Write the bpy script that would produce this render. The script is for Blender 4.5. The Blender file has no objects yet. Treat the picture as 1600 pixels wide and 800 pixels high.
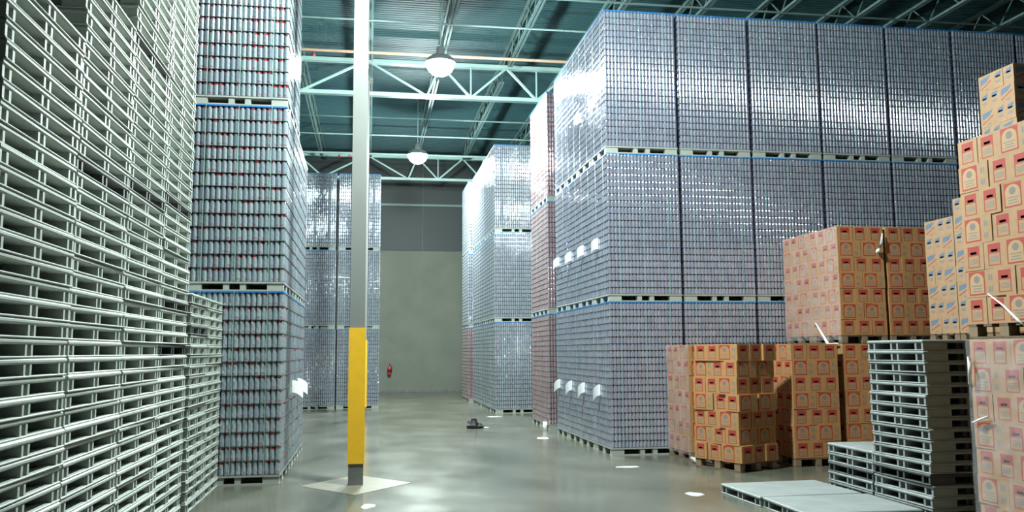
import bpy, math, random
import numpy as np
from mathutils import Matrix, Vector

random.seed(7)
rng = np.random.default_rng(7)
SC = bpy.context.scene
COL = SC.collection

# ------------------------------------------------------------------ camera
FPX, PITCH, ROLL, YAW, EYE = 1353.4, .1093, -.0064, .1635, 1.866
fw = Vector((math.sin(YAW)*math.cos(PITCH), math.cos(YAW)*math.cos(PITCH), math.sin(PITCH)))
rt = Vector((math.cos(YAW), -math.sin(YAW), 0))
up = rt.cross(fw)
r2 = math.cos(ROLL)*rt + math.sin(ROLL)*up
u2 = -math.sin(ROLL)*rt + math.cos(ROLL)*up
cd = bpy.data.cameras.new('camera')
cam = bpy.data.objects.new('camera', cd)
COL.objects.link(cam)
cd.sensor_width = 36.0
cd.lens = FPX/1600*36
cd.clip_start, cd.clip_end = .05, 200
m3 = Matrix((r2, u2, -fw)).transposed()
cam.matrix_world = Matrix.Translation((0, 0, EYE)) @ m3.to_4x4()
SC.camera = cam

def to_px(p):
    d = Vector(p) - Vector((0, 0, EYE))
    z = d.dot(fw)
    if z < .1:
        return (-9999, -9999)
    return (800 + FPX*d.dot(r2)/z, 400 - FPX*d.dot(u2)/z)

# ------------------------------------------------------------------ world, exposure
w = bpy.data.worlds.new('world')
SC.world = w
w.use_nodes = True
w.node_tree.nodes['Background'].inputs[0].default_value = (.62, .70, .78, 1)
w.node_tree.nodes['Background'].inputs[1].default_value = .095
SC.view_settings.view_transform = 'Standard'
SC.view_settings.look = 'None'
SC.view_settings.gamma = 1.0
SC.view_settings.exposure = -0.2
SC.view_settings.use_curve_mapping = False
LAMP_STRENGTH = 1700.0
LAMP_COLOR = (.86, 1.0, .97)
LAMPS = [(1.65, 10.5), (1.65, 20.6), (1.65, 30.7)]
LAMP_Z = 8.9
try:
    SC.cycles.use_denoising = True
    SC.cycles.max_bounces = 6
    SC.cycles.diffuse_bounces = 3
    SC.cycles.glossy_bounces = 3
    SC.cycles.transparent_max_bounces = 8
    SC.cycles.sample_clamp_indirect = 4.0
except Exception:
    pass

# ------------------------------------------------------------------ materials
def mat(name, col, rough=.6, metal=0.0, spec=.5, noise=None, bump=0.0, bscale=40.0, emit=None, alpha=None):
    m = bpy.data.materials.new(name)
    m.use_nodes = True
    nt = m.node_tree
    b = nt.nodes['Principled BSDF']
    b.inputs['Base Color'].default_value = (*col, 1)
    b.inputs['Roughness'].default_value = rough
    b.inputs['Metallic'].default_value = metal
    b.inputs['Specular IOR Level'].default_value = spec
    if emit:
        b.inputs['Emission Color'].default_value = (*emit[0], 1)
        b.inputs['Emission Strength'].default_value = emit[1]
    if noise:                                   # (scale, second colour)
        tc = nt.nodes.new('ShaderNodeTexCoord')
        n = nt.nodes.new('ShaderNodeTexNoise')
        n.inputs['Scale'].default_value = noise[0]
        n.inputs['Detail'].default_value = 4
        r = nt.nodes.new('ShaderNodeValToRGB')
        r.color_ramp.elements[0].position, r.color_ramp.elements[1].position = .35, .68
        r.color_ramp.elements[0].color = (*col, 1)
        r.color_ramp.elements[1].color = (*noise[1], 1)
        nt.links.new(tc.outputs['Object'], n.inputs['Vector'])
        nt.links.new(n.outputs['Fac'], r.inputs['Fac'])
        nt.links.new(r.outputs['Color'], b.inputs['Base Color'])
    if bump:
        n2 = nt.nodes.new('ShaderNodeTexNoise')
        n2.inputs['Scale'].default_value = bscale
        bp = nt.nodes.new('ShaderNodeBump')
        bp.inputs['Strength'].default_value = bump
        nt.links.new(n2.outputs['Fac'], bp.inputs['Height'])
        nt.links.new(bp.outputs['Normal'], b.inputs['Normal'])
    return m

M = {}
M['plastic'] = mat('pale_plastic', (.40, .435, .39), .5, noise=(3.0, (.35, .385, .35)))
M['plastic_worn'] = mat('worn_plastic', (.25, .27, .265), .6, noise=(4.0, (.20, .22, .215)))
M['plastic_dark'] = mat('dark_plastic', (.055, .06, .06), .6, noise=(3.0, (.035, .04, .04)))
M['plastic_grey'] = mat('grey_plastic', (.17, .18, .17), .6, noise=(3.0, (.13, .14, .13)))
M['blue'] = mat('blue_plastic', (.02, .16, .42), .45)
M['slip'] = mat('slip_sheet', (.10, .09, .085), .8)
M['slip_red'] = mat('red_slip_sheet', (.22, .06, .06), .8)
M['strap'] = mat('green_strap', (.17, .30, .26), .35)
M['paper'] = mat('paper', (.85, .86, .84), .7)
M['card'] = mat('cardboard', (.43, .225, .085), .75, noise=(9.0, (.38, .19, .07)))
M['card_mid'] = mat('mid_cardboard', (.40, .235, .122), .75, noise=(9.0, (.36, .205, .10)))
M['tan_mid'] = mat('tan_ink_mid', (.43, .26, .13), .75)
M['card_pale'] = mat('pale_cardboard', (.46, .285, .165), .75, noise=(9.0, (.41, .25, .14)))
M['red_ink'] = mat('red_ink', (.36, .038, .025), .7)
M['tan_ink'] = mat('tan_ink', (.42, .20, .075), .75)
M['crest_ink'] = mat('crest_ink', (.19, .16, .15), .75)
M['plastic_load'] = mat('load_pallet_plastic', (.29, .31, .28), .6)
M['grey_ink'] = mat('grey_ink', (.20, .18, .17), .75)
M['blue_ink'] = mat('blue_ink', (.15, .20, .28), .75)
M['hole'] = mat('hole_dark', (.015, .012, .01), .9)
M['wood'] = mat('dark_wood', (.16, .105, .06), .8, noise=(7.0, (.10, .065, .04)))
M['wood_end'] = mat('pale_wood', (.24, .165, .10), .8, noise=(12.0, (.19, .13, .08)))
M['steel'] = mat('painted_steel', (.34, .50, .47), .45, noise=(2.0, (.30, .45, .43)))
M['column'] = mat('column_paint', (.20, .21, .195), .5, noise=(1.5, (.18, .19, .18)))
M['column_base'] = mat('column_foot', (.10, .11, .10), .6, noise=(6.0, (.15, .16, .15)))
M['yellow'] = mat('yellow_guard', (.82, .46, .02), .45, noise=(8.0, (.76, .42, .02)))
M['deck'] = mat('roof_deck', (.032, .10, .112), .6)
M['joist_steel'] = mat('joist_steel', (.125, .205, .20), .5)
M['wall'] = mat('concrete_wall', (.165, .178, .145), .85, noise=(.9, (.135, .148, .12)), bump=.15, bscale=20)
M['pipe'] = mat('sprinkler_pipe', (.55, .38, .27), .5)
M['red'] = mat('red_paint', (.42, .03, .03), .4)
M['black'] = mat('black_rubber', (.012, .012, .013), .6)
M['housing'] = mat('lamp_housing', (.5, .53, .53), .4, metal=.6)
M['lens'] = mat('lamp_lens', (.8, .8, .8), .3, emit=(LAMP_COLOR, LAMP_STRENGTH))
M['white_paint'] = mat('white_paint', (.40, .41, .39), .6)
M['pad'] = mat('pale_concrete', (.215, .19, .14), .3, noise=(5.0, (.18, .165, .125)))
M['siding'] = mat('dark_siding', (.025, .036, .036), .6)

def floor_material():
    m = bpy.data.materials.new('polished_concrete')
    m.use_nodes = True
    nt = m.node_tree
    b = nt.nodes['Principled BSDF']
    tc = nt.nodes.new('ShaderNodeTexCoord')
    def nz(scale, detail, stretch=(1, 1, 1)):
        mp = nt.nodes.new('ShaderNodeMapping')
        mp.inputs['Scale'].default_value = stretch
        n = nt.nodes.new('ShaderNodeTexNoise')
        n.inputs['Scale'].default_value = scale
        n.inputs['Detail'].default_value = detail
        nt.links.new(tc.outputs['Object'], mp.inputs['Vector'])
        nt.links.new(mp.outputs['Vector'], n.inputs['Vector'])
        return n
    n1 = nz(.7, 9, (1, .7, 1))
    r = nt.nodes.new('ShaderNodeValToRGB')
    r.color_ramp.elements[0].position, r.color_ramp.elements[1].position = .32, .70
    r.color_ramp.elements[0].color = (.066, .070, .052, 1)
    r.color_ramp.elements[1].color = (.145, .142, .112, 1)
    nt.links.new(n1.outputs['Fac'], r.inputs['Fac'])
    nt.links.new(r.outputs['Color'], b.inputs['Base Color'])
    n2 = nz(1.6, 5, (1, .6, 1))
    r2_ = nt.nodes.new('ShaderNodeMapRange')
    r2_.inputs['From Min'].default_value, r2_.inputs['From Max'].default_value = .3, .7
    r2_.inputs['To Min'].default_value, r2_.inputs['To Max'].default_value = .17, .26
    nt.links.new(n2.outputs['Fac'], r2_.inputs['Value'])
    nt.links.new(r2_.outputs['Result'], b.inputs['Roughness'])
    b.inputs['Specular IOR Level'].default_value = .55
    n3 = nz(2.2, 3)
    bp = nt.nodes.new('ShaderNodeBump')
    bp.inputs['Strength'].default_value = .025
    bp.inputs['Distance'].default_value = .05
    nt.links.new(n3.outputs['Fac'], bp.inputs['Height'])
    nt.links.new(bp.outputs['Normal'], b.inputs['Normal'])
    return m
M['floor'] = floor_material()

def can_material(name, c1, c2, mark=None, metal=.76, rough=.095):
    """Printed aluminium: colour varies from can to can; mark = colour of a small spot near the shoulder."""
    m = bpy.data.materials.new(name)
    m.use_nodes = True
    nt = m.node_tree
    L = nt.links
    b = nt.nodes['Principled BSDF']
    b.inputs['Metallic'].default_value = metal
    b.inputs['Roughness'].default_value = rough
    at = nt.nodes.new('ShaderNodeAttribute'); at.attribute_name = 'rnd'
    oi = nt.nodes.new('ShaderNodeObjectInfo')
    uv = nt.nodes.new('ShaderNodeUVMap')
    sx = nt.nodes.new('ShaderNodeSeparateXYZ')
    L.new(uv.outputs['UV'], sx.inputs['Vector'])
    def math_(op, a, c=None):
        n = nt.nodes.new('ShaderNodeMath'); n.operation = op
        for i, v in enumerate((a, c)):
            if v is None: continue
            if isinstance(v, (int, float)): n.inputs[i].default_value = v
            else: L.new(v, n.inputs[i])
        return n.outputs[0]
    rnd = math_('FRACT', math_('ADD', at.outputs['Fac'], oi.outputs['Random']))
    u = math_('FRACT', math_('ADD', sx.outputs['X'], rnd))
    v = sx.outputs['Y']
    # printed pattern round the can
    wv = math_('SINE', math_('MULTIPLY', u, 18.85))
    wv2 = math_('SINE', math_('ADD', math_('MULTIPLY', v, 17.0), math_('MULTIPLY', u, 12.57)))
    fac = math_('ADD', math_('MULTIPLY', math_('ADD', wv, wv2), .22), rnd)
    mx = nt.nodes.new('ShaderNodeMix'); mx.data_type = 'RGBA'
    L.new(math_('MINIMUM', math_('MAXIMUM', fac, 0.0), 1.0), mx.inputs['Factor'])
    mx.inputs['A'].default_value = (*c1, 1); mx.inputs['B'].default_value = (*c2, 1)
    out = mx.outputs['Result']
    if mark:
        def spot(u0, v0, v1, col, base):
            a = math_('LESS_THAN', math_('ABSOLUTE', math_('SUBTRACT', u, u0)), .12)
            d = math_('MULTIPLY', math_('GREATER_THAN', v, v0), math_('LESS_THAN', v, v1))
            k = math_('MULTIPLY', a, d)
            x = nt.nodes.new('ShaderNodeMix'); x.data_type = 'RGBA'
            L.new(k, x.inputs['Factor']); L.new(base, x.inputs['A'])
            x.inputs['B'].default_value = (*col, 1)
            return x.outputs['Result']
        out = spot(.5, .80, .915, mark, out)
        out = spot(.35, .12, .24, (.50, .30, .33), out)
    L.new(out, b.inputs['Base Color'])
    return m
M['can'] = can_material('silver_can', (.67, .69, .82), (.52, .55, .69))
M['can_pink'] = can_material('pink_can', (.72, .60, .63), (.60, .47, .52))
M['can_tall'] = can_material('tall_can', (.54, .63, .66), (.39, .46, .54), mark=(.62, .02, .03), metal=.62)
M['can_bright'] = can_material('bright_can', (.68, .73, .80), (.55, .60, .70))

def film_material():
    m = bpy.data.materials.new('stretch_film')
    m.use_nodes = True
    nt = m.node_tree
    b = nt.nodes['Principled BSDF']
    out = nt.nodes['Material Output']
    b.inputs['Base Color'].default_value = (.75, .72, .78, 1)
    b.inputs['Roughness'].default_value = .12
    b.inputs['Specular IOR Level'].default_value = .7
    t = nt.nodes.new('ShaderNodeBsdfTransparent')
    mx = nt.nodes.new('ShaderNodeMixShader')
    n = nt.nodes.new('ShaderNodeTexNoise')
    n.inputs['Scale'].default_value = 5.0
    n.inputs['Detail'].default_value = 5
    bp = nt.nodes.new('ShaderNodeBump'); bp.inputs['Strength'].default_value = .8; bp.inputs['Distance'].default_value = .03
    mr = nt.nodes.new('ShaderNodeMapRange')
    mr.inputs['From Min'].default_value, mr.inputs['From Max'].default_value = .35, .75
    mr.inputs['To Min'].default_value, mr.inputs['To Max'].default_value = .10, .30
    tc = nt.nodes.new('ShaderNodeTexCoord')
    nt.links.new(tc.outputs['Object'], n.inputs['Vector'])
    nt.links.new(n.outputs['Fac'], bp.inputs['Height'])
    nt.links.new(bp.outputs['Normal'], b.inputs['Normal'])
    nt.links.new(n.outputs['Fac'], mr.inputs['Value'])
    nt.links.new(mr.outputs['Result'], mx.inputs['Fac'])
    nt.links.new(t.outputs[0], mx.inputs[1])
    nt.links.new(b.outputs[0], mx.inputs[2])
    nt.links.new(mx.outputs[0], out.inputs['Surface'])
    return m
M['film'] = film_material()
M['film_white'] = mat('bunched_film', (.88, .86, .88), .25)

# ------------------------------------------------------------------ mesh helpers
class MB:
    """Collects quads, boxes, bars and tubes into one mesh."""
    def __init__(s):
        s.v, s.f, s.m, s.sm = [], [], [], []
    def add(s, vs, fs, mi=0, smooth=False):
        o = len(s.v)
        s.v += [tuple(p) for p in vs]
        s.f += [[i+o for i in f] for f in fs]
        s.m += [mi]*len(fs); s.sm += [smooth]*len(fs)
        return s
    def box(s, x0, x1, y0, y1, z0, z1, mi=0):
        vs = [(x, y, z) for z in (z0, z1) for y in (y0, y1) for x in (x0, x1)]
        return s.add(vs, [(0, 2, 3, 1), (4, 5, 7, 6), (0, 1, 5, 4), (2, 6, 7, 3), (0, 4, 6, 2), (1, 3, 7, 5)], mi)
    def cbox(s, x0, x1, y0, y1, z0, z1, c, mi=0):
        """box with chamfered vertical-section edges along its long outline (top and bottom edges cut back by c)"""
        vs = []
        for z, k in ((z0, c), (z0+c, 0), (z1-c, 0), (z1, c)):
            vs += [(x0+k, y0+k, z), (x1-k, y0+k, z), (x1-k, y1-k, z), (x0+k, y1-k, z)]
        fs = [(3, 2, 1, 0), (12, 13, 14, 15)]
        for l in range(3):
            for i in range(4):
                j = (i+1) % 4
                fs.append((l*4+i, l*4+j, l*4+4+j, l*4+4+i))
        return s.add(vs, fs, mi)
    def bar(s, a, b, wx, wy, mi=0, upv=(0, 0, 1)):
        a, b = Vector(a), Vector(b)
        d = (b-a).normalized()
        u = Vector(upv)
        if abs(d.dot(u)) > .98: u = Vector((1, 0, 0))
        p = d.cross(u).normalized(); q = p.cross(d)
        vs = []
        for e in (a, b):
            for i, j in ((-1, -1), (1, -1), (1, 1), (-1, 1)):
                vs.append(e + p*i*wx/2 + q*j*wy/2)
        return s.add(vs, [(3, 2, 1, 0), (4, 5, 6, 7)] + [(i, (i+1) % 4, 4+(i+1) % 4, 4+i) for i in range(4)], mi)
    def tube(s, pts, r, n=8, mi=0, caps=True):
        pts = [Vector(p) for p in pts]
        vs, fs = [], []
        rr = r if isinstance(r, (list, tuple)) else [r]*len(pts)
        for k, p in enumerate(pts):
            d = (pts[min(k+1, len(pts)-1)] - pts[max(k-1, 0)]).normalized()
            u = Vector((0, 0, 1)) if abs(d.z) < .9 else Vector((1, 0, 0))
            a = d.cross(u).normalized(); b = a.cross(d)
            for i in range(n):
                t = 2*math.pi*i/n
                vs.append(p + (a*math.cos(t) + b*math.sin(t))*rr[k])
        for k in range(len(pts)-1):
            for i in range(n):
                j = (i+1) % n
                fs.append((k*n+i, k*n+j, k*n+n+j, k*n+n+i))
        s.add(vs, fs, mi, True)
        if caps:
            o = len(s.v) - len(vs)
            s.f += [[o+i for i in reversed(range(n))], [o+len(vs)-n+i for i in range(n)]]
            s.m += [mi, mi]; s.sm += [False, False]
        return s
    def lathe(s, prof, n=20, c=(0, 0, 0), mi=0):
        vs, fs = [], []
        for r, z in prof:
            for i in range(n):
                t = 2*math.pi*i/n
                vs.append((c[0]+r*math.cos(t), c[1]+r*math.sin(t), c[2]+z))
        for k in range(len(prof)-1):
            for i in range(n):
                j = (i+1) % n
                fs.append((k*n+i, k*n+j, k*n+n+j, k*n+n+i))
        return s.add(vs, fs, mi, True)
    def mesh(s, name, mats):
        me = bpy.data.meshes.new(name)
        me.from_pydata(s.v, [], s.f)
        for x in (mats if isinstance(mats, (list, tuple)) else [mats]):
            me.materials.append(x)
        me.polygons.foreach_set('material_index', s.m)
        me.polygons.foreach_set('use_smooth', s.sm)
        me.update()
        return me
    def build(s, name, mats, parent=None, loc=None, rz=0):
        return put(name, s.mesh(name, mats), parent, loc, rz)

def put(name, me, parent=None, loc=None, rz=0):
    o = bpy.data.objects.new(name, me)
    COL.objects.link(o)
    if parent is not None: o.parent = parent
    if loc is not None: o.location = loc
    if rz: o.rotation_euler = (0, 0, rz)
    return o

def tag(o, label=None, cat=None, group=None, kind=None):
    for k, v in (('label', label), ('category', cat), ('group', group), ('kind', kind)):
        if v: o[k] = v
    return o

def empty(name, loc=(0, 0, 0), rz=0):
    o = bpy.data.objects.new(name, None)
    o.empty_display_size = .1
    COL.objects.link(o)
    o.location = loc; o.rotation_euler = (0, 0, rz)
    return o

KIDS = {}
def kids(o):
    return KIDS.get(o.name, [])
def part(name, me, parent, loc=None, rz=0):
    o = put(name, me, parent, loc, rz)
    KIDS.setdefault(parent.name, []).append(o)
    return o
def copy_tree(o, parent=None):
    c = o.copy(); COL.objects.link(c)
    if parent is not None: c.parent = parent
    for ch in kids(o):
        KIDS.setdefault(c.name, []).append(copy_tree(ch, c))
    return c

ORD = ('first second third fourth fifth sixth seventh eighth ninth tenth eleventh twelfth thirteenth fourteenth fifteenth '
       'sixteenth seventeenth eighteenth nineteenth twentieth').split()
TENS = {20: 'twenty', 30: 'thirty', 40: 'forty', 50: 'fifty'}
def ordw(n):
    if n <= 20: return ORD[n-1]
    t, u = n//10*10, n % 10
    if u == 0: return {30: 'thirtieth', 40: 'fortieth', 50: 'fiftieth'}[t]
    return TENS[t] + '-' + ORD[u-1]

# ------------------------------------------------------------------ setting
struct = lambda o: tag(o, kind='structure')
XL, XR, YB, YF = -16.0, 26.0, -14.0, 41.0
ZD = 10.95
struct(MB().box(XL, XR, YB, YF+.3, -.2, 0).build('floor', M['floor']))
# far wall: tilt-up concrete panels with recessed joints
wf = struct(MB().box(XL, XR, YF+.03, YF+.3, 0, ZD+.3).build('wall_far', M['wall']))
xs = [XL, -11.0, -4.3, 2.47, 9.2, 15.9, 22.6, XR]
for a, b in zip(xs[:-1], xs[1:]):
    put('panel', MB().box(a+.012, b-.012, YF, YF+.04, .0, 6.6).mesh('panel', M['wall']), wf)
    put('upper_panel', MB().box(a+.012, b-.012, YF, YF+.04, 6.62, ZD).mesh('upper_panel', M['siding']), wf)  # upper part of the wall in a darker colour
put('ledger', MB().box(XL, XR, YF-.05, YF, 8.76, 8.86).mesh('ledger', M['joist_steel']), wf)
struct(MB().box(XL, XR, YF-.02, YF, 0, .10).build('baseboard_far', M['column_base']))
struct(MB().box(XL-.3, XL, YB, YF+.3, 0, ZD).build('wall_left', M['wall']))
struct(MB().box(XR, XR+.3, YB, YF+.3, 0, ZD).build('wall_right', M['wall']))
# corrugated roof deck: ribs run across the aisle
mb = MB()
y, vs, prof = YB, [], []
while y < YF+.2:
    prof += [(y, 0), (y+.09, 0), (y+.105, .045), (y+.135, .045)]
    y += .15
vs = [(x, p[0], ZD+p[1]) for p in prof for x in (XL, XR)]
mb.add(vs, [(2*i, 2*i+1, 2*i+3, 2*i+2) for i in range(len(prof)-1)])
struct(mb.build('ceiling', M['deck']))
# a ring of paler concrete round each column foot
for i, cy in enumerate((12.75,)):
    s = .95
    struct(MB().add([(-.16, cy-s, .0), (-.16+s*.82, cy, .0), (-.16, cy+s, .0), (-.16-s*.82, cy, .0),
                     (-.16, cy-s, .004), (-.16+s*.82, cy, .004), (-.16, cy+s, .004), (-.16-s*.82, cy, .004)],
                    [(4, 5, 6, 7), (0, 1, 5, 4), (1, 2, 6, 5), (2, 3, 7, 6), (3, 0, 4, 7)]).build('floor_patch', M['pad']))

# ------------------------------------------------------------------ columns
COLX = -.165
def column(cy, label):
    t = empty('column', (COLX, cy, 0))
    tag(t, label, 'column', 'columns along the aisle', 'thing')
    h = .105
    b = MB().box(-h, h, -h, h, .30, 9.9)
    part('shaft', b.mesh('shaft', M['column']), t)
    part('foot', MB().box(-h, h, -h, h, 0.0, .30).mesh('foot', M['column_base']), t)
    g = .118
    mb = MB()
    for a in ((-g, g, -g, -h), (-g, g, h, g), (-g, -h, -h, h), (h, g, -h, h)):
        mb.box(*a, .30, 2.21)
    part('guard', mb.mesh('guard', M['yellow']), t)['label'] = 'yellow painted steel guard'
    part('cap_plate', MB().box(-.2, .2, -.2, .2, 9.9, 9.93).mesh('cap_plate', M['column']), t)
    return t
column(12.75, 'grey steel column with yellow guard standing in the middle of the aisle')
column(25.5, 'second column farther down the aisle, half hidden behind the first column')

# ------------------------------------------------------------------ roof steel
GX0, GX1 = -12.5, 20.5
def girder(cy, label):
    t = empty('roof_truss', (0, cy, 0))
    tag(t, label, 'roof truss', 'trusses across the roof')
    zb, zt = 9.52, 10.50
    mb = MB()
    for s in (-1, 1): mb.box(GX0, GX1, s*.02 if s > 0 else -.09, .09 if s > 0 else -.02, zt-.05, zt+.05)
    mb.box(GX0, GX1, -.09, .09, zt+.05, zt+.065)
    part('top_chord', mb.mesh('top_chord', M['steel']), t)
    mb = MB()
    for s in (-1, 1): mb.box(GX0, GX1, .02 if s > 0 else -.09, .09 if s > 0 else -.02, zb-.05, zb+.05)
    mb.box(GX0, GX1, -.09, .09, zb-.065, zb-.05)
    part('bottom_chord', mb.mesh('bottom_chord', M['steel']), t)
    T, B = [], []
    rght = [('T', -.1), ('B', 1.64), ('T', 2.05), ('B', 2.97), ('T', 4.08), ('B', 5.0)]
    x = 5.0
    while x < GX1-2.2:
        rght += [('T', x+1.1), ('B', x+2.1)]; x += 2.1
    left = [('T', -.24), ('B', -2.08)]
    x = -2.08
    while x > GX0+2.2:
        left += [('T', x-1.1), ('B', x-2.1)]; x -= 2.1
    for seq in (rght, left):
        for (k0, x0), (k1, x1) in zip(seq[:-1], seq[1:]):
            part('diagonal', MB().bar((x0, 0, zt if k0 == 'T' else zb), (x1, 0, zt if k1 == 'T' else zb), .06, .065).mesh('diagonal', M['steel']), t)
        for k, x in seq:
            if k == 'B' and x > 2 or (k == 'B' and x < -3):
                part('vertical', MB().bar((x, 0, zb), (x, 0, zt), .045, .045).mesh('vertical', M['steel']), t)
    return t
girder(12.75, 'pale steel truss over the near column, above the picture')
girder(25.5, 'pale steel roof truss behind the big round lamp')
girder(38.25, 'more distant pale steel roof truss behind the smaller lamp')

def joist(x, label):
    t = empty('roof_joist', (x, 0, 0))
    tag(t, label, 'roof joist', 'roof joists')
    zt, zb = 10.90, 10.30
    mb = MB()
    for s in (-1, 1): mb.box(s*.045-.028, s*.045+.028, YB+.5, YF-.1, zt-.03, zt+.04)
    part('top_chord', mb.mesh('top_chord', M['joist_steel']), t)
    for a, b in ((.5, 11.9), (13.5, 24.7), (26.3, 37.4)):
        mb = MB()
        for s in (-1, 1): mb.box(s*.045-.028, s*.045+.028, a, b, zb-.03, zb+.03)
        part('bottom_chord', mb.mesh('bottom_chord', M['joist_steel']), t)
        pts, n = [], int((b-a)/.62)
        n += n % 2
        for i in range(n+1):
            pts.append((0, a+(b-a)*i/n, zb if i % 2 == 0 else zt))
        pts = [(0, a-.75, zt)] + pts + [(0, b+.75, zt)]
        mb = MB()
        for p, q in zip(pts[:-1], pts[1:]): mb.bar(p, q, .028, .028)
        part('web', mb.mesh('web', M['joist_steel']), t)
    return t
JX = [-4.15+2.05*k for k in range(11)]
for i, x in enumerate(JX):
    joist(x, f'{ordw(i+1)} long bar joist counted from the tall can stack side, under the roof deck')

def crossbar(y, z, r, label, m, heads=(), name='sprinkler_pipe', cat='pipe'):
    t = empty(name, (0, y, z))
    tag(t, label, cat, 'pipes and bars under the roof')
    part('pipe' if 'pipe' in name else 'bar', MB().tube([(XL+.2, 0, 0), (XR-.2, 0, 0)], r, 8).mesh('pipe', m), t)
    for hx in heads:
        hd = MB().tube([(hx, 0, -r), (hx, 0, -r-.05)], .018, 6).lathe([(.0, -.05), (.05, -.06), (.06, -.12), (0, -.14)], 8, (hx, 0, -r))
        part('sprinkler_head', hd.mesh('sprinkler_head', M['red']), t)
    return t
crossbar(23.75, 10.18, .045, 'tan sprinkler pipe crossing just in front of the nearer visible truss', M['pipe'], (-1.6, 7.5))
crossbar(36.0, 10.1, .05, 'sprinkler pipe crossing just in front of the more distant truss', M['steel'], (-1.3, -.9))
for k, yb in enumerate((17.0, 19.6, 21.6, 28.3, 30.9, 33.5)):
    crossbar(yb, 10.28, .028, f'thin bridging bar across the joists, {ordw(k+1)} counted from the camera', M['steel'], (), 'bridging_bar', 'roof bar')

# ------------------------------------------------------------------ lamps
def lamp(x, y, label):
    t = empty('high_bay_lamp', (x, y, LAMP_Z))
    tag(t, label, 'ceiling lamp', 'lamps over the aisle')
    part('hanging_rod', MB().tube([(0, 0, .42), (0, 0, ZD-LAMP_Z)], .018, 8).mesh('hanging_rod', M['steel']), t)
    part('housing', MB().lathe([(0, .42), (.06, .41), (.09, .38), (.10, .24), (.11, .22), (.11, .17), (0, .17)], 20).mesh('housing', M['housing']), t)
    part('collar', MB().lathe([(.10, .20), (.22, .17), (.32, .10), (.37, .0), (.37, -.02), (.345, .06), (.23, .15), (.10, .18)], 24).mesh('collar', M['housing']), t)
    part('lens', MB().lathe([(.33, .06), (.345, 0), (.33, -.10), (.28, -.20), (.19, -.28), (.09, -.325), (.001, -.335)], 20).mesh('lens', M['lens']), t)
    return t
lamp(*LAMPS[0], 'glowing aisle lamp above the picture, over the yellow column')
lamp(*LAMPS[1], 'large glowing round lamp hanging in front of the nearer visible truss')
lamp(*LAMPS[2], 'smaller glowing round lamp hanging deeper down the aisle')

# ------------------------------------------------------------------ cans
def can_profile(r, h):
    return [(r*.80, 0), (r*.99, h*.055 if h < .15 else h*.04), (r, h*.08), (r, h*.09), (r, h*.82 if h < .15 else h*.88), (r, h*.83 if h < .15 else h*.89),
            (r*.78, h*.955), (r*.80, h)]
def can_mesh(name, cans, r, h, mats, sheet=None, seg=12, h0=0.0):
    """cans = [(x, y, rnd)]; one mesh with all of them (and a slip sheet under them)."""
    prof = can_profile(r, h)
    nr = len(prof)
    ang = np.arange(seg)*2*np.pi/seg
    base = np.array([[(p[0]*math.cos(a), p[0]*math.sin(a), p[1]+h0) for a in ang] for p in prof]).reshape(-1, 3)
    V, F, MI, SM, UV, RND = [], [], [], [], [], []
    for ci, (cx, cy, rn) in enumerate(cans):
        o = ci*(nr*seg)
        V.append(base + np.array([cx, cy, 0]))
        for k in range(nr-1):
            for i in range(seg):
                j = (i+1) % seg
                F.append((o+k*seg+i, o+k*seg+j, o+k*seg+seg+j, o+k*seg+seg+i))
                v0, v1 = prof[k][1]/h, prof[k+1][1]/h
                UV += [(i/seg, v0), ((i+1)/seg, v0), ((i+1)/seg, v1), (i/seg, v1)]
        F.append(tuple(o+(nr-1)*seg+i for i in range(seg)))
        UV += [(.5, .99)]*seg
        RND += [rn]*(nr*seg)
    V = np.concatenate(V)
    nf = len(F)
    MI = [0]*nf; SM = [True]*nf
    ncf = (nr-1)*seg+1
    for ci in range(len(cans)):
        SM[ci*ncf+ncf-1] = False
    V = V.tolist()
    if sheet:
        x0, x1, y0, y1, z0, z1 = sheet
        o = len(V)
        V += [(x, y, z) for z in (z0, z1) for y in (y0, y1) for x in (x0, x1)]
        F += [tuple(o+i for i in f) for f in ((0, 2, 3, 1), (4, 5, 7, 6), (0, 1, 5, 4), (2, 6, 7, 3), (0, 4, 6, 2), (1, 3, 7, 5))]
        MI += [1]*6; SM += [False]*6; UV += [(0, 0)]*24; RND += [0]*8
    me = bpy.data.meshes.new(name)
    me.from_pydata(V, [], F)
    for x in mats: me.materials.append(x)
    me.polygons.foreach_set('material_index', MI)
    me.polygons.foreach_set('use_smooth', SM)
    ul = me.uv_layers.new(name='UVMap')
    ul.data.foreach_set('uv', np.array(UV, dtype=np.float32).ravel())
    at = me.attributes.new('rnd', 'FLOAT', 'POINT')
    at.data.foreach_set('value', np.array(RND, dtype=np.float32))
    me.update()
    return me

LW, LD = 1.395, 1.095          # load footprint
def grid(nx, px, ny, py, skip_front=False):
    """hexagonal packing; keeps only the two outer rings (the rest cannot be seen)"""
    out = []
    for j in range(ny):
        odd = j % 2
        n = nx - odd
        for i in range(n):
            ring = min(i, n-1-i, j, ny-1-j)
            if ring > 1: continue
            if skip_front and j == 0: continue
            out.append(((i - (n-1)/2)*px, (j - (ny-1)/2)*py, float(rng.random())))
    return out

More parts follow.
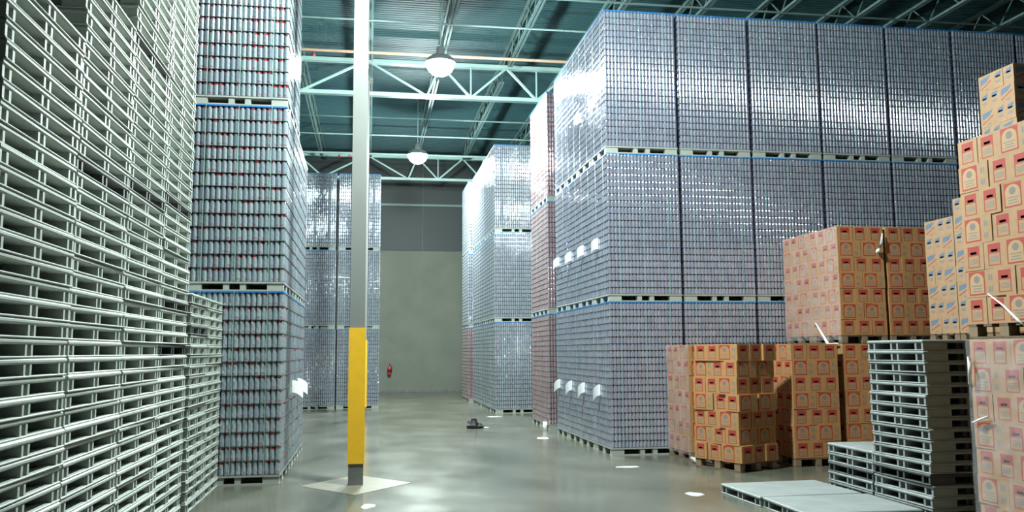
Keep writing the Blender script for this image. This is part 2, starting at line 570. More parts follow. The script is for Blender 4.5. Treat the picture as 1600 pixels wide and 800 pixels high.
LAYER_H = .1235
def layer_set(prefix, m, slip):
    return [can_mesh('can_layer', grid(21, .0664, 19, .0573), .0328, .1215, [m, slip], (-LW/2, LW/2, -LD/2, LD/2, 0, .0018), h0=.0019) for _ in range(3)]
LAYERS = {'silver': layer_set('silver', M['can'], M['slip']),
          'pink': layer_set('pink', M['can_pink'], M['slip_red']),
          'bright': layer_set('bright', M['can_bright'], M['slip'])}
TALL_H = .200
TNX, TPX, TNY, TPY = 18, .0773, 16, .0667
TALL_LAYERS = [can_mesh('can_layer', grid(TNX, TPX, TNY, TPY, skip_front=True), .0382, .1975, [M['can_tall'], M['slip']], (-LW/2, LW/2, -LD/2, LD/2, 0, .002), h0=.0021) for _ in range(3)]
TALL_BACK = [can_mesh('can_layer', grid(TNX, TPX, TNY, TPY), .0382, .1975, [M['can_tall'], M['slip']], (-LW/2, LW/2, -LD/2, LD/2, 0, .002), h0=.0021) for _ in range(2)]
TALL_CAN = can_mesh('can', [(0, 0, 0.0)], .0382, .1975, [M['can_tall']], h0=.0021)

# pallet under a load: deck, nine blocks, three runners in one moulded piece
PH = .135
mb = MB()
mb.cbox(-LW/2, LW/2, -LD/2, LD/2, PH-.03, PH, .004)
for x0, x1 in ((-LW/2+.01, -LW/2+.24), (-.16, -.075), (.075, .16), (LW/2-.24, LW/2-.01)):
    for y0, y1 in ((-LD/2+.012, -LD/2+.13), (-.08, .08), (LD/2-.13, LD/2-.012)):
        mb.box(x0, x1, y0, y1, .018, PH-.03)
for y0, y1 in ((-LD/2+.004, -LD/2+.14), (-.08, .08), (LD/2-.14, LD/2-.004)):
    mb.box(-LW/2+.004, LW/2-.004, y0, y1, 0, .018)
LOAD_PALLET = mb.mesh('pallet', M['plastic_load'] if 'plastic_load' in M else M['plastic'])
mb = MB()
for a in ((-LW/2, LW/2, -LD/2, -LD/2+.06), (-LW/2, LW/2, LD/2-.06, LD/2), (-LW/2, -LW/2+.06, -LD/2+.06, LD/2-.06), (LW/2-.06, LW/2, -LD/2+.06, LD/2-.06)):
    mb.box(*a, 0, .020)
TOP_FRAME = mb.mesh('top_frame', M['blue'])

def strap_mesh(h, along):
    """flat strap looped over the load (front, top, back)"""
    mb = MB()
    w = .0055
    if along == 'y':
        mb.box(-w, w, -LD/2-.003, -LD/2-.0012, .12, h+.0225)
        mb.box(-w, w, LD/2+.0012, LD/2+.003, .12, h+.0225)
        mb.box(-w, w, -LD/2-.003, LD/2+.003, h+.0205, h+.0222)
    else:
        mb.box(-LW/2-.003, -LW/2-.0012, -w, w, .12, h+.0225)
        mb.box(LW/2+.0012, LW/2+.003, -w, w, .12, h+.0225)
        mb.box(-LW/2-.003, LW/2+.003, -w, w, h+.0205, h+.0222)
    return mb.mesh('strap', M['strap'])
# paper tag: a curled sheet hung by its upper edge on the aisle-facing side
mb = MB()
vs, n = [], 4
for e in (0, .003):
    for i in range(n+1):                       # the free edge bends out towards the aisle and sags
        t = i/n
        x, yy, sag = -.004-.17*t, -.10*t*t-e, -.10*t*t
        vs += [(x, yy, sag), (x, yy, sag-.20)]
o = 2*(n+1)
fs = []
for i in range(n):
    a = 2*i
    fs += [(a, a+1, a+3, a+2), (o+a, o+a+2, o+a+3, o+a+1), (a, a+2, o+a+2, o+a), (a+1, o+a+1, o+a+3, a+3)]
fs += [(0, o, o+1, 1), (2*n, 2*n+1, o+2*n+1, o+2*n)]
TAG = mb.add(vs, fs).mesh('paper_tag', M['paper'])

PROTO = {}
def load_proto(kind, nl):
    """first one is built, every later one is a copy of it with copies of its parts"""
    key = (kind, nl)
    if key in PROTO: return PROTO[key], True
    t = empty('can_load')
    t['category'] = 'can pallet'
    part('pallet', LOAD_PALLET, t)
    if kind.startswith('tall'):
        top = PH + nl*TALL_H
        for k in range(nl):
            o = part('can_layer', (TALL_LAYERS if kind == 'tall_front' else TALL_BACK)[k % (3 if kind == 'tall_front' else 2)], t, (0, 0, PH+k*TALL_H))
            o['kind'] = 'stuff'
            if kind == 'tall_front':
                for i in range(TNX):
                    part('can', TALL_CAN, t, ((i-(TNX-1)/2)*TPX, -(TNY-1)/2*TPY, PH+k*TALL_H), random.random()*6.28)
    else:
        top = PH + nl*LAYER_H
        for k in range(nl):
            o = part('can_layer', LAYERS[kind][(k*7+k//3) % 3], t, (0, 0, PH+k*LAYER_H), math.pi if k % 2 else 0)
            o['kind'] = 'stuff'
    part('top_frame', TOP_FRAME, t, (0, 0, top))['label'] = 'blue top frame'
    sy, sx = strap_mesh(top, 'y'), strap_mesh(top, 'x')
    for x in (-.47, .0, .47): part('strap', sy, t, (x, 0, 0))
    for yy in (-.28, .28): part('strap', sx, t, (0, yy, 0))
    PROTO[key] = t
    return t, False

def can_load(kind, nl, x, y, z, label, group, tagz=None, rz=0, tagside=-1, tagy=0.0):
    p, again = load_proto(kind, nl)
    t = copy_tree(p) if again else p
    if again:                                    # tags belong to single loads: drop one inherited from the first
        for c in list(kids(t)):
            if c.name.startswith('paper_tag'):
                bpy.data.objects.remove(c); KIDS[t.name].remove(c)
    t.location = (x, y, z)
    t.rotation_euler = (0, 0, rz + random.uniform(-.004, .004))
    tag(t, label, 'can pallet', group)
    if tagz:
        pt = put('paper_tag', TAG, t, (tagside*(LW/2+.006), tagy, tagz), 0 if tagside < 0 else math.pi)
        pt['label'] = 'white paper tag'
        EXTRA.append(pt)
    return t
EXTRA = []
H21 = PH + 21*LAYER_H + .0225
H20 = PH + 20*LAYER_H + .0225
HT = PH + 13*TALL_H + .0225
TIER = ('bottom', 'middle', 'top')

# big block on the staging side: seven columns wide, four deep, three high
BX, BY = 4.285, 15.22
for tier in range(3):
    for c in range(7):
        lab = (f'silver can load at the corner of the big block, {TIER[tier]} tier' if c == 0 else
               f'silver can load, {TIER[tier]} tier, {ordw(c+1)} column from the aisle corner of the big block')
        can_load('silver', 21, BX+LW/2+1.45*c+random.uniform(-.008, .008), BY+LD/2+random.uniform(-.012, .012), tier*H21, lab,
                 'silver can loads in the big block', 1.24 if c == 0 else None, tagy=.1)
    for d in range(1, 4):
        can_load('silver', 21, BX+LW/2+random.uniform(-.02, .012), BY+LD/2+1.122*d, tier*H21,
                 f'silver can load, {TIER[tier]} tier, {ordw(d)} behind the corner load along the aisle',
                 'silver can loads in the big block', 1.24 if not (tier == 2 and d > 1) else None, tagy=.1)
# pink loads behind it
for tier in range(3):
    for d in range(2):
        can_load('pink', 21, 4.25+LW/2+random.uniform(-.01, .01), 20.46+LD/2+1.122*d, tier*H21,
                 f'pinkish can load with red sheets behind the big block, {TIER[tier]} tier, {("near", "far")[d]} one',
                 'pinkish can loads')
# farther stack standing out into the aisle
for tier in range(3):
    for d in range(5):
        can_load('bright', 21, 3.76+LW/2+random.uniform(-.015, .015), 26.1+LD/2+1.122*d, tier*H21,
                 f'silver can load in the stack past the pinkish loads, {TIER[tier]} tier, {ordw(d+1)} in depth',
                 'silver can loads past the pinkish loads')
    for d in range(2):
        can_load('pink' if tier == 0 else 'bright', 21, 3.64+LW/2, 32.1+LD/2+1.122*d, tier*H21,
                 f'{"pinkish" if tier == 0 else "silver"} can load at the far end of the same row, {TIER[tier]} tier, {("near", "far")[d]} one',
                 'can loads at the far end of the row')
# stack across the aisle, beyond the column
for tier in range(3):
    for c in range(2):
        can_load('bright', 20, -1.07+(-1 if c else 1)*(.02+LW/2)-.02*tier*c, 29.4+LD/2, tier*H20,
                 f'silver can load in the far stack behind the column, {TIER[tier]} tier, {("aisle side", "inner side")[c]}',
                 'silver can loads in the far stack behind the column')
# tall-can stack beside the pallet wall
AX, AY = -1.235, 12.99
for tier in range(3):
    for d in range(4 if tier < 2 else 2):
        can_load('tall_front' if d == 0 else 'tall_back', 13, AX-LW/2+random.uniform(-.008, .008)*(d > 0), AY+LD/2+1.122*d, tier*HT,
                 f'tall-can load beside the white pallet wall, {TIER[tier]} tier, {ordw(d+1)} in depth',
                 'tall-can loads beside the pallet wall', 1.42 if tier == 0 and d in (1, 2) else None, tagside=1)

# ------------------------------------------------------------------ empty plastic pallets
EL, EW, EH = 1.345, 1.095, .1228     # long side, short side, height
def pallet_meshes(mt, turned):
    """turned: the hollow blocks show their pairs of walls on the short sides instead of the long ones"""
    d = MB().cbox(-EW/2, EW/2, -EL/2, EL/2, EH-.038, EH-.0008, .012).mesh('deck', mt)
    bt = .013
    mb = MB()
    for a in ((-EW/2, EW/2, -EL/2, -EL/2+.12), (-EW/2, EW/2, -.07, .07), (-EW/2, EW/2, EL/2-.12, EL/2)):
        mb.cbox(*a, 0, bt, .004)
    for a in ((-EW/2, -EW/2+.1, 0), (-.06, .06, 0), (EW/2-.1, EW/2, 0)):
        for y0, y1 in ((-EL/2+.12, -.07), (.07, EL/2-.12)):
            mb.cbox(a[0], a[1], y0, y1, 0, bt, .004)
    base = mb.mesh('base_frame', mt)
    z0, z1, t = bt, EH-.038, .032
    mb = MB()
    if turned:
        w_, d_ = .15, .30
        for sx in (-1, 1): mb.box(sx*(w_/2-t/2)-t/2, sx*(w_/2-t/2)+t/2, -d_/2, d_/2, z0, z1)
        mb.box(-w_/2+t, w_/2-t, -.012, .012, z0, z1)
    else:
        w_, d_ = .17, .13
        for sy in (-1, 1): mb.box(-w_/2, w_/2, sy*(d_/2-t/2)-t/2, sy*(d_/2-t/2)+t/2, z0, z1)
        mb.box(-.012, .012, -d_/2+t, d_/2-t, z0, z1)
    return d, base, mb.mesh('block', mt), (EW/2-w_/2-.008, EL/2-d_/2-.008)
PAL = {(k, q): pallet_meshes(M[k], q) for k in ('plastic', 'plastic_worn', 'plastic_dark', 'plastic_grey') for q in (False, True)}
PPROTO = {}
def plastic_pallet(x, y, z, rz, kind, label, group):
    kind = (kind, abs(math.sin(rz)) > .5)
    if kind not in PPROTO:
        t = empty('plastic_pallet')
        dk, bs, bl, off = PAL[kind]
        part('deck', dk, t); part('base_frame', bs, t)
        for bx in (-1, 0, 1):
            for by in (-1, 0, 1):
                part('block', bl, t, (bx*off[0], by*off[1], 0))
        PPROTO[kind] = t
    else:
        t = copy_tree(PPROTO[kind])
    t.location = (x, y, z); t.rotation_euler = (0, 0, rz)
    return tag(t, label, 'pallet', group)

def pallet_stack(x, y, n, rz, name, group, dark=(), grey=(), jit=.012, jrot=.006, leany=0.0, z0=0, aim=None, tint='pale', plain='plastic'):
    """a stack of n pallets; each pallet is named by its height, counted from the floor or, if that is cut off, from the picture's lower edge"""
    zs = [z0 + k*EH for k in range(n)]
    first = 0
    if aim:
        vis = [k for k in range(n) if to_px((aim[0], aim[1], zs[k]+EH/2))[1] < 799]
        first = vis[0] if vis else 0
    for k in range(n):
        kind = 'plastic_dark' if k in dark else 'plastic_grey' if k in grey else plain
        colr = {'plastic': tint, 'plastic_worn': 'worn grey', 'plastic_dark': 'black', 'plastic_grey': 'grey'}[kind]
        if k >= first:
            frm = 'up from the floor' if first == 0 else "up from the picture's lower edge"
            lab = f'{colr} plastic pallet, {ordw(k-first+1)} {frm}, {name}'
        else:
            lab = f"{colr} plastic pallet, {ordw(first-k)} below the picture's lower edge, {name}"
        plastic_pallet(x+random.uniform(-jit, jit), y+random.uniform(-jit, jit)*1.6+leany*(k/50)**2, zs[k],
                       rz+random.uniform(-jrot, jrot), kind, lab, group)

WX = -2.085
Y0 = 5.17
PIT = 1.392
names = ['first tall stack of the wall', 'second tall stack of the wall', 'third tall stack of the wall', 'fourth tall stack of the wall']
counts = [34, 39, 45, 52]
darks = [(), (), (), (15,)]
greys = [(), (26,), (27, 38), (28, 19)]
for i in range(4):
    yc = Y0 + PIT*i + 1.385/2
    pallet_stack(WX-EW/2-.01*i, yc, counts[i], 0 if i % 2 else math.pi, names[i], 'pallets in the tall wall of stacks',
                 darks[i], greys[i], jit=.010, jrot=.007, leany=.12, aim=(WX, yc+EL/2))
for i in range(2):
    yc = 10.80 + 1.108*i + EW/2
    pallet_stack(WX-EL/2, yc, 21, math.pi/2, ('low stack next to the tall wall', 'low stack touching the tall cans')[i],
                 'pallets in the low stacks at the wall end', (), (17,) if i == 0 else (), jit=.01)
# staging side: tall stack, low stack, two pallets on the floor
pallet_stack(6.09+EL/2, 8.83+EW/2, 16, math.pi/2+.01, 'stack beside the near cartons', 'pallets in the stack beside the cartons', (3,), (), plain='plastic_worn', jit=.007, jrot=.010)
pallet_stack(6.12+EL/2, 9.97+EW/2, 5, math.pi/2-.02, 'short stack before the cartons', 'pallets in the short stack', (2,), (), plain='plastic_worn', jit=.007, jrot=.010)
plastic_pallet(4.60+EL/2, 9.97+EW/2, 0, math.pi/2+.03, 'plastic_worn', 'worn grey plastic pallet flat on the floor, against the short pallet stack', 'pallets lying on the floor')
plastic_pallet(4.64+EL/2, 8.84+EW/2, 0, math.pi/2-.01, 'plastic_worn', 'worn grey plastic pallet flat on the floor, against the tall carton-side stack', 'pallets lying on the floor')

# ------------------------------------------------------------------ cartons
def carton_body(L, S, H, m):
    """closed case with a hand hole let into each short end"""
    mb = MB()
    hz0, hz1, hw, dep = H*.60, H*.695, .042, .03
    x0, x1, y0, y1 = -L/2, L/2, -S/2, S/2
    mb.add([(x0, y0, 0), (x1, y0, 0), (x1, y1, 0), (x0, y1, 0), (x0, y0, H), (x1, y0, H), (x1, y1, H), (x0, y1, H)],
           [(3, 2, 1, 0), (4, 5, 6, 7), (0, 1, 5, 4), (2, 3, 7, 6)])
    for sx in (-1, 1):
        x = sx*L/2
        g = [(x, yy, zz) for zz in (0, hz0, hz1, H) for yy in (y0, -hw, hw, y1)]
        fs = []
        for r in range(3):
            for c in range(3):
                if r == 1 and c == 1: continue
                a = r*4+c
                f = (a, a+4, a+5, a+1)
                fs.append(f if sx > 0 else f[::-1])
        if sx > 0: fs = [f[::-1] for f in fs]
        else: fs = [f[::-1] for f in fs]
        mb.add(g, fs)
        xi = x - sx*dep
        q = [(x, -hw, hz0), (x, hw, hz0), (x, hw, hz1), (x, -hw, hz1), (xi, -hw, hz0), (xi, hw, hz0), (xi, hw, hz1), (xi, -hw, hz1)]
        mb.add(q, [(4, 5, 6, 7), (0, 1, 5, 4), (1, 2, 6, 5), (2, 3, 7, 6), (3, 0, 4, 7)], 1)
    return mb.mesh('body', [m, M['hole']])

def flat(mb, poly, x_or_y, depth, axis, mi):
    """a thin printed shape: poly in (across, z)"""
    n = len(poly)
    if axis == 'y-':
        vs = [(p[0], x_or_y-depth, p[1]) for p in poly]; f = tuple(range(n))
    elif axis == 'x+':
        vs = [(x_or_y+depth, p[0], p[1]) for p in poly]; f = tuple(range(n))
    else:
        vs = [(x_or_y-depth, -p[0], p[1]) for p in poly]; f = tuple(range(n))
    mb.add(vs, [f], mi)
def rect(a, b, c, d): return [(a, c), (b, c), (b, d), (a, d)]

def frame_with_hole(mb, S, H, x, ax, mi):
    """red panel round the hand hole, made of four strips so that the hole stays open"""
    w_, z0, z1 = S*.30, H*.50, H*.90
    hw, hz0, hz1 = .043, H*.595, H*.70
    for p in (rect(-w_, w_, hz1, z1), rect(-w_, -hw, hz0, hz1), rect(hw, w_, hz0, hz1), rect(-w_, w_, z0+.012, hz0)):
        flat(mb, p, x, .0006, ax, mi)

def red_prints(L, S, H, tan='tan_ink'):
    e = {}
    for ax, x in (('x+', L/2), ('x-', -L/2)):
        mb = MB()
        frame_with_hole(mb, S, H, x, ax, 0)
        w_ = S*.30
        for p in (rect(-w_, -w_+.012, H*.12, H*.54), rect(w_-.012, w_, H*.12, H*.54), rect(-w_, w_, H*.10, H*.135)):
            flat(mb, p, x, .0006, ax, 0)
        for k, ww in enumerate((.055, .065, .05)):
            flat(mb, rect(-ww, ww, H*(.25+.075*k), H*(.285+.075*k)), x, .0006, ax, 2)
        e[ax] = mb.mesh('end_print', [M['red_ink'], M[tan], M['grey_ink']])
    mb = MB()
    y = -S/2
    a, b = -L*.40, L*.14                      # framed crest panel
    flat(mb, rect(a, b, H*.07, H*.95), y, .0006, 'y-', 0)
    c0, hw, zs = (a+b)/2, (b-a)/2-.016, H*.62
    arch = [(c0-hw, H*.13), (c0+hw, H*.13), (c0+hw, zs)] + [(c0+hw*math.cos(t), zs+H*.27*math.sin(t)) for t in np.linspace(.25, math.pi-.25, 9)] + [(c0-hw, zs)]
    flat(mb, arch, y, .0012, 'y-', 1)
    crest = [(c0+.042*math.cos(t), H*.66+.036*math.sin(t)) for t in np.linspace(0, 2*math.pi, 13)[:-1]]
    flat(mb, crest, y, .0018, 'y-', 3)
    for k, ww in enumerate((.07, .055, .075)):
        flat(mb, rect(c0-ww, c0+ww, H*(.20+.10*k), H*(.24+.10*k)), y, .0018, 'y-', 2)
    for z0, z1 in ((.58, .80), (.16, .36)):
        flat(mb, rect(L*.25, L*.32, H*z0, H*z1), y, .0006, 'y-', 2)
        flat(mb, rect(L*.345, L*.385, H*z0, H*z1), y, .0006, 'y-', 2)
    e['side'] = mb.mesh('side_print', [M['red_ink'], M[tan], M['grey_ink'], M['crest_ink']])
    return e
def blue_prints(L, S, H):
    e = {}
    for ax, x in (('x+', L/2), ('x-', -L/2)):
        mb = MB()
        hw, hz0, hz1 = .043, H*.595, H*.70
        for p in ([(-hw-.02, H*.56), (hw+.01, hz0), (-hw-.02, hz0)], rect(-hw-.018, -hw, hz0, hz1), rect(hw, hw+.018, hz0, hz1),
                  [(-hw-.018, hz1), (hw+.018, hz1), (hw+.03, H*.92), (-hw, H*.82)]):
            flat(mb, p, x, .0006, ax, 0)
        for k, ww in enumerate((.045, .055)):
            flat(mb, rect(-ww, ww, H*(.30+.08*k), H*(.34+.08*k)), x, .0006, ax, 0)
        e[ax] = mb.mesh('end_print', [M['blue_ink'], M['red_ink']])
    mb = MB()
    y = -S/2
    flat(mb, [(-L*.40, H*.45), (L*.10, H*.60), (L*.34, H*.92), (-L*.36, H*.80)], y, .0006, 'y-', 0)
    flat(mb, [(-L*.40, H*.22), (-L*.38, H*.18), (L*.38, H*.56), (L*.38, H*.62)], y, .0006, 'y-', 1)
    flat(mb, rect(-L*.1, L*.2, H*.12, H*.17), y, .0006, 'y-', 0)
    e['side'] = mb.mesh('side_print', [M['blue_ink'], M['red_ink']])
    return e

RD_ = dict(L=.410, S=.2735, H=.2585)
BL_ = dict(L=.302, S=.2013, H=.2585)
KINDS_ = {}
for kname, dm, cm, pf in (('red', RD_, M['card'], red_prints), ('red_mid', RD_, M['card_mid'], lambda *a: red_prints(*a, tan='tan_mid')), ('blue', BL_, M['card_pale'], blue_prints)):
    KINDS_[kname] = (dm, carton_body(dm['L'], dm['S'], dm['H'], cm), pf(dm['L'], dm['S'], dm['H']))
CPROTO = {}
def carton(kind, x, y, z, rz, label, group):
    if kind not in CPROTO:
        dm, body, pr = KINDS_[kind]
        t = put('carton', body)
        part('end_print', pr['x+'], t); part('end_print', pr['x-'], t); part('side_print', pr['side'], t)
        CPROTO[kind] = t
    else:
        t = copy_tree(CPROTO[kind])
    t.location = (x, y, z); t.rotation_euler = (0, 0, rz)
    return tag(t, label, 'carton', group)

HIDDEN = []     # cartons the photograph shows nothing of: one joined mass that carries the others
def wooden_pallet(x, y, z, rz, W, D, label):
    t = empty('wooden_pallet', (x, y, z), rz)
    tag(t, label, 'pallet', 'wooden pallets under the cartons')
    n = 5
    dk = MB().box(-.0, W, -.055, .055, .115, .1385).mesh('deck_board', M['wood'])
    for i in range(n): part('deck_board', dk, t, (0, .056+(D-.112)*i/(n-1), 0))
    bl = MB().box(-.05, .05, -.06, .06, .02, .115).mesh('block', M['wood_end'])
    for bx in (.052, W/2, W-.052):
        for by in (.062, D/2, D-.062): part('block', bl, t, (bx, by, 0))
    bb = MB().box(-.05, .05, 0, D, 0, .02).mesh('bottom_board', M['wood'])
    for bx in (.052, W/2, W-.052): part('bottom_board', bb, t, (bx, 0, 0))

def carton_pallet(kind, X, Y, z, rz, name, short, jit=.004, jrot=.006, front=True, left=True, flip=False, hidden=False, rows=7, extra=0, loose=False):
    """seven brick-laid rows; rows alternate three ends / two sides on the front face"""
    dm = KINDS_[kind][0]
    L, S, H = dm['L'], dm['S'], dm['H']
    c, s = math.cos(rz), math.sin(rz)
    Wd = lambda px, py: (X+px*c-py*s, Y+px*s+py*c)
    wooden_pallet(X, Y, z, rz, 2*L, L+2*S, f'dark wooden pallet with pale blocks under the {name}')
    zz = z + .14
    ink = 'red-printed' if kind.startswith('red') else 'blue-printed'
    for r in range(rows+extra):
        A = (r % 2 == 0) ^ flip
        lst = []
        if A:
            for i in range(3): lst.append((S*(i+.5), L/2, -1, i, 0 if i == 0 else None))
            for j in range(2):
                for k in range(2): lst.append((L*(k+.5), L+S*(j+.5), 0, None, j+1 if k == 0 else None))
        else:
            for j in range(2):
                for k in range(2): lst.append((L*(k+.5), S*(j+.5), 0, k if j == 0 else None, j if k == 0 else None))
            for i in range(3): lst.append((S*(i+.5), 2*S+L/2, -1, None, 2 if i == 0 else None))
        down = rows+extra-r
        for px, py, ro, fi, li in lst:
            if r >= rows and li != 2 and li != 1: continue
            vis = (front and fi is not None) or (left and li is not None)
            jx, jy = random.uniform(-jit, jit), random.uniform(-jit, jit)
            if loose: jx, jy = jx - .02*random.random()*(fi == 0), jy - .05*random.random()*(r % 3 == 0)
            wx, wy = Wd(px+jx, py+jy)
            if hidden or not vis:
                HIDDEN.append((kind, wx, wy, zz+r*H, rz+ro*math.pi/2)); continue
            if front and fi is not None:
                lab = f'{ink} carton, front face, row {ordw(down)} from top, {ordw(fi+1)} from left, {short}'
            else:
                lab = f'{ink} carton, side face, row {ordw(down)} from top, {ordw(li+1)} from front, {short}'
            carton(kind, wx, wy, zz+r*H+.0003*r, rz+ro*math.pi/2+random.uniform(-jrot, jrot), lab, 'cartons on the '+name)

TH = .14 + 7*RD_['H'] + .006
CL, CS = RD_['L'], RD_['S']
CD, CW = CL+2*CS, 2*CL
a1 = .40
carton_pallet('red', 5.60, 12.72, 0, a1, 'loosely restacked carton pallet', 'loosely restacked pallet', jit=.016, jrot=.03, loose=True)
carton_pallet('red', 5.40, 14.22, 0, .06, 'film-wrapped carton pallet on the floor', 'film-wrapped floor pallet', front=False)
carton_pallet('red', 6.72, 13.14, 0, .04, 'middle carton pallet on the floor', 'middle floor pallet')
carton_pallet('red', 7.68, 13.24, 0, 0, 'carton pallet beside the white stack', 'floor pallet beside white stack', left=False)
carton_pallet('red', 7.68, 13.24+CD+.01, 0, 0, 'hidden lower carton pallet', 'hidden', hidden=True)
carton_pallet('red', 8.56, 13.24, 0, 0, 'second hidden lower carton pallet', 'hidden', hidden=True)
carton_pallet('red', 7.68, 13.24, TH, 0, 'upper carton pallet', 'upper pallet')
carton_pallet('red', 7.68, 13.24+CD+.01, TH, 0, 'rear upper carton pallet', 'rear upper pallet', front=False)
carton_pallet('red', 8.56, 13.24, TH, 0, 'upper carton pallet next to the blue cartons', 'upper pallet beside blue ones', left=False)
BD = BL_['L']+2*BL_['S']
ex = 8.92
for k, (yy, nm) in enumerate(((12.02, 'first blue carton pallet'), (11.30, 'second blue carton pallet'))):
    carton_pallet('blue', ex, yy, 0, 0, 'hidden base of the '+nm, 'hidden', hidden=True, flip=True)
    carton_pallet('blue', ex, yy, TH, 0, nm, nm, front=False, flip=True, extra=k)
carton_pallet('blue', ex, 10.55, 0, 0, 'hidden base of the topmost blue pallet', 'hidden', hidden=True, flip=True)
carton_pallet('blue', ex, 10.55, TH, 0, 'second hidden base of the topmost blue pallet', 'hidden', hidden=True, flip=True)
carton_pallet('blue', ex, 10.55, 2*TH, 0, 'topmost blue carton pallet', 'topmost blue pallet', flip=True)
FX, FY = 5.80, 7.68
carton_pallet('red_mid', FX, FY-CD, 0, 0, 'near lower carton pallet', 'near lower pallet', jit=.006, front=False)
carton_pallet('red_mid', FX, FY-CD, TH, 0, 'near upper carton pallet', 'near upper pallet', jit=.008, front=False)

mb = MB()
for kind, x, y, z, rz in HIDDEN:
    dm = KINDS_[kind][0]
    c, s = math.cos(rz), math.sin(rz)
    q = [(x+a*dm['L']/2*.995*c-b*dm['S']/2*.995*s, y+a*dm['L']/2*.995*s+b*dm['S']/2*.995*c) for a, b in ((-1, -1), (1, -1), (1, 1), (-1, 1))]
    mb.add([(p[0], p[1], z) for p in q]+[(p[0], p[1], z+dm['H']-.001) for p in q],
           [(3, 2, 1, 0), (4, 5, 6, 7), (0, 1, 5, 4), (1, 2, 6, 5), (2, 3, 7, 6), (3, 0, 4, 7)])
tag(mb.build('carton_mass', M['card']), 'rest of the tan cartons inside and behind the pallets in view', 'carton', None, 'stuff')

# ------------------------------------------------------------------ stretch film
def film_sheet(p0, p1, z0, z1, n=(18, 14), amp=.006, seed=0):
    """rippled film standing along the line p0-p1"""
    r_ = random.Random(seed)
    ph = [r_.uniform(0, 6.28) for _ in range(6)]
    d = Vector((p1[0]-p0[0], p1[1]-p0[1], 0)); nrm = Vector((d.y, -d.x, 0)).normalized()
    vs, fs = [], []
    for j in range(n[1]+1):
        for i in range(n[0]+1):
            u, v = i/n[0], j/n[1]
            k = amp*(math.sin(9*u+4*v+ph[0])+math.sin(17*v-6*u+ph[1])+.6*math.sin(31*u+13*v+ph[2]))
            p = Vector((p0[0], p0[1], 0)) + d*u + nrm*k
            vs.append((p.x, p.y, z0+(z1-z0)*v))
    for j in range(n[1]):
        for i in range(n[0]):
            a = j*(n[0]+1)+i
            fs.append((a, a+1, a+n[0]+2, a+n[0]+1))
    return vs, fs
def film(name, label, segs, tails=()):
    t = empty('stretch_film', (0, 0, 0))
    tag(t, label, 'plastic film', 'stretch film on the cartons')
    mb = MB()
    for i, sg in enumerate(segs):
        vs, fs = film_sheet(*sg, seed=i+len(name))
        mb.add(vs, fs, 0, True)
    part('sheet', mb.mesh('sheet', M['film']), t)
    for pts, rr in tails:
        part('twisted_tail', MB().tube(pts, rr, 7).mesh('twisted_tail', M['film_white']), t)
def loc(X, Y, rz, px, py):
    return (X+px*math.cos(rz)-py*math.sin(rz), Y+px*math.sin(rz)+py*math.cos(rz))
q0, q1 = loc(5.40, 14.22, .06, -.03, -.02), loc(5.40, 14.22, .06, -.03, CD+.02)
film('a', 'hazy stretch film around the floor pallet behind the loosely restacked cartons', [(q1, q0, .10, 1.95)],
     [([(5.33, 14.05, .07), (5.36, 13.75, .04), (5.42, 13.55, .03), (5.5, 13.42, .025)], [.03, .05, .035, .02])])
dx, dy = 7.68, 13.24
film('bb', 'wrinkled stretch film on the side of the upper carton pallets, tails hanging from it', [((dx-.025, dy+2*CD), (dx-.025, dy-.02), TH+.06, 2*TH+.0)],
     [([(dx-.05, dy+.75, TH+.36), (dx-.06, dy+.5, TH+.14), (dx-.05, dy+.35, TH-.02), (dx-.05, dy+.05, TH+.0)], [.012, .02, .03, .012]),
      ([(dx+.80, dy-.03, 2*TH-.12), (dx+.76, dy-.05, 2*TH-.30), (dx+.70, dy-.05, 2*TH-.42), (dx+.66, dy-.05, 2*TH-.44)], [.01, .025, .04, .02])])
film('ccc', 'clear stretch film with bright creases on the side of the near carton stack', [((FX-.03, FY+.02), (FX-.03, FY-CD-.02), .12, .14+7*.2585)],
     [([(FX-.04, FY-.35, TH+.42), (FX-.05, FY-.55, TH+.30), (FX-.05, FY-.72, TH+.16), (FX-.04, FY-.8, TH+.10)], [.004, .009, .013, .007]),
      ([(FX-.04, FY-.02, 1.78), (FX-.06, FY-.06, 1.70), (FX-.06, FY-.05, 1.58), (FX-.04, FY-.01, 1.52)], [.012, .02, .018, .01]),
      ([(FX-.04, FY-.02, 1.15), (FX-.045, FY-.14, 1.19), (FX-.045, FY-.26, 1.23)], [.008, .012, .006])])

# ------------------------------------------------------------------ small things
# fire extinguisher on the far wall
t = empty('fire_extinguisher', (.95, YF-.10, .78))
tag(t, 'small red fire extinguisher with black band hanging on the far wall', 'fire extinguisher')
part('cylinder', MB().lathe([(0, 0), (.07, 0), (.085, .02), (.085, .36), (.05, .43), (.025, .46), (0, .46)], 14).mesh('cylinder', M['red']), t)
part('band', MB().lathe([(.0855, .16), (.087, .16), (.087, .28), (.0855, .28)], 14).mesh('band', M['black']), t)
part('valve', MB().box(-.02, .02, -.03, .02, .46, .50).bar((0, .02, .51), (0, -.09, .55), .02, .012).mesh('valve', M['black']), t)
part('hose', MB().tube([(.02, -.02, .48), (.10, -.03, .42), (.11, -.03, .25), (.10, -.03, .12)], .012, 6).mesh('hose', M['black']), t)
part('bracket', MB().box(-.03, .03, .06, .10, .2, .4).mesh('bracket', M['housing']), t)
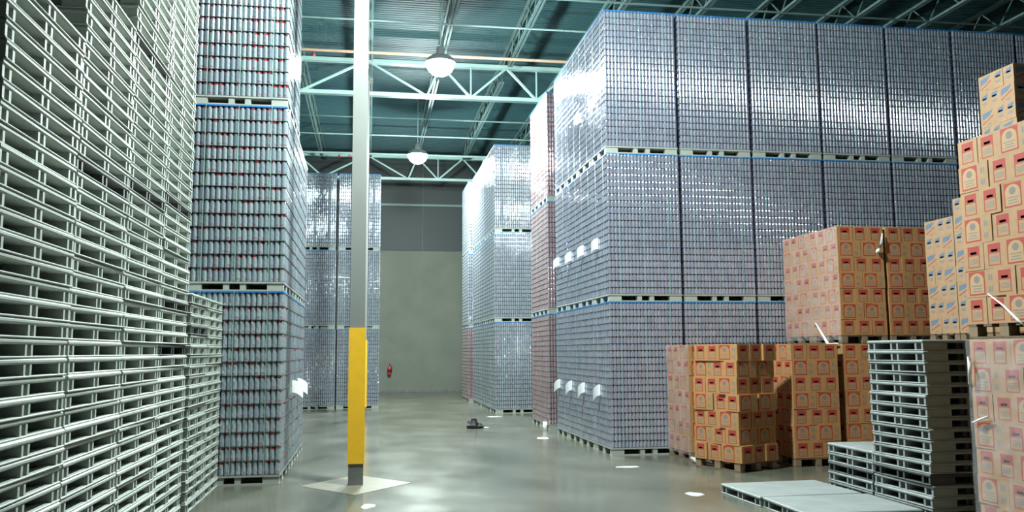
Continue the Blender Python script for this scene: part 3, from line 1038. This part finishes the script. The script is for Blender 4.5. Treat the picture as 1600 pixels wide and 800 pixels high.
# crumpled black thing lying in the aisle
t = empty('crumpled_bag', (2.52, 21.3, 0))
tag(t, 'small black crumpled bag lying alone on the aisle floor', 'bag')
mb = MB()
r_ = random.Random(3)
def lump(mb, c, rx, ry, rz_, seed):
    r_ = random.Random(seed)
    vs, fs, nu, nv = [], [], 10, 6
    for j in range(nv+1):
        for i in range(nu):
            th, phi = 2*math.pi*i/nu, math.pi*j/nv
            k = 1 + r_.uniform(-.22, .22)
            z = max(0.0, c[2]+rz_*math.cos(phi)*k)
            vs.append((c[0]+rx*math.cos(th)*math.sin(phi)*k, c[1]+ry*math.sin(th)*math.sin(phi)*k, z))
    for j in range(nv):
        for i in range(nu):
            i2 = (i+1) % nu
            fs.append((j*nu+i, (j+1)*nu+i, (j+1)*nu+i2, j*nu+i2))
    mb.add(vs, fs)
lump(mb, (0, 0, .08), .17, .13, .12, 1); lump(mb, (.14, .02, .05), .14, .1, .07, 2)
part('body', mb.mesh('body', M['black']), t)
mb = MB().tube([(-.05, 0, .16), (-.02, -.02, .24), (.06, -.02, .22), (.10, 0, .12)], .03, 6)
part('handle', mb.mesh('handle', M['black']), t)
mb = MB(); lump(mb, (.30, .0, .012), .09, .07, .014, 5)
part('pale_corner', mb.mesh('pale_corner', M['white_paint']), t)['label'] = 'whitish flattened corner'
# flattened scraps and worn paint on the floor
def scrap(x, y, rx, ry, label, seed, m='white_paint'):
    r_ = random.Random(seed)
    n = 12
    ring = [(rx*math.cos(2*math.pi*i/n)*r_.uniform(.65, 1.15), ry*math.sin(2*math.pi*i/n)*r_.uniform(.65, 1.15)) for i in range(n)]
    mb = MB().add([(p[0], p[1], 0) for p in ring] + [(p[0]*.96, p[1]*.96, .004) for p in ring],
                  [tuple(range(n, 2*n))] + [(i, (i+1) % n, n+(i+1) % n, n+i) for i in range(n)])
    o = mb.build('paper_scrap', M[m], None, (x, y, 0))
    tag(o, label, 'scrap', 'flattened scraps on the floor')
scrap(.01, 10.95, .10, .16, 'white flattened scrap on the floor in front of the yellow column', 11)
scrap(4.20, 11.0, .13, .16, 'white flattened scrap on the floor by the lone pallets', 12)
scrap(4.12, 13.75, .22, .10, 'thin pale scrap on the floor below the corner of the big block', 13)
scrap(3.72, 18.6, .16, .22, 'pale scrap on the floor beside the big block, farther along the aisle', 14)
scrap(3.55, 24.9, .22, .20, 'faint pale scrap on the floor before the farther can stack', 15)
t = MB().tube([(0, 0, .0), (0, 0, .20)], [.06, .05], 10).build('plastic_bottle', M['paper'], None, (4.12, 20.35, 0))
tag(t, 'small pale bottle standing at the foot of the pinkish can loads', 'bottle')
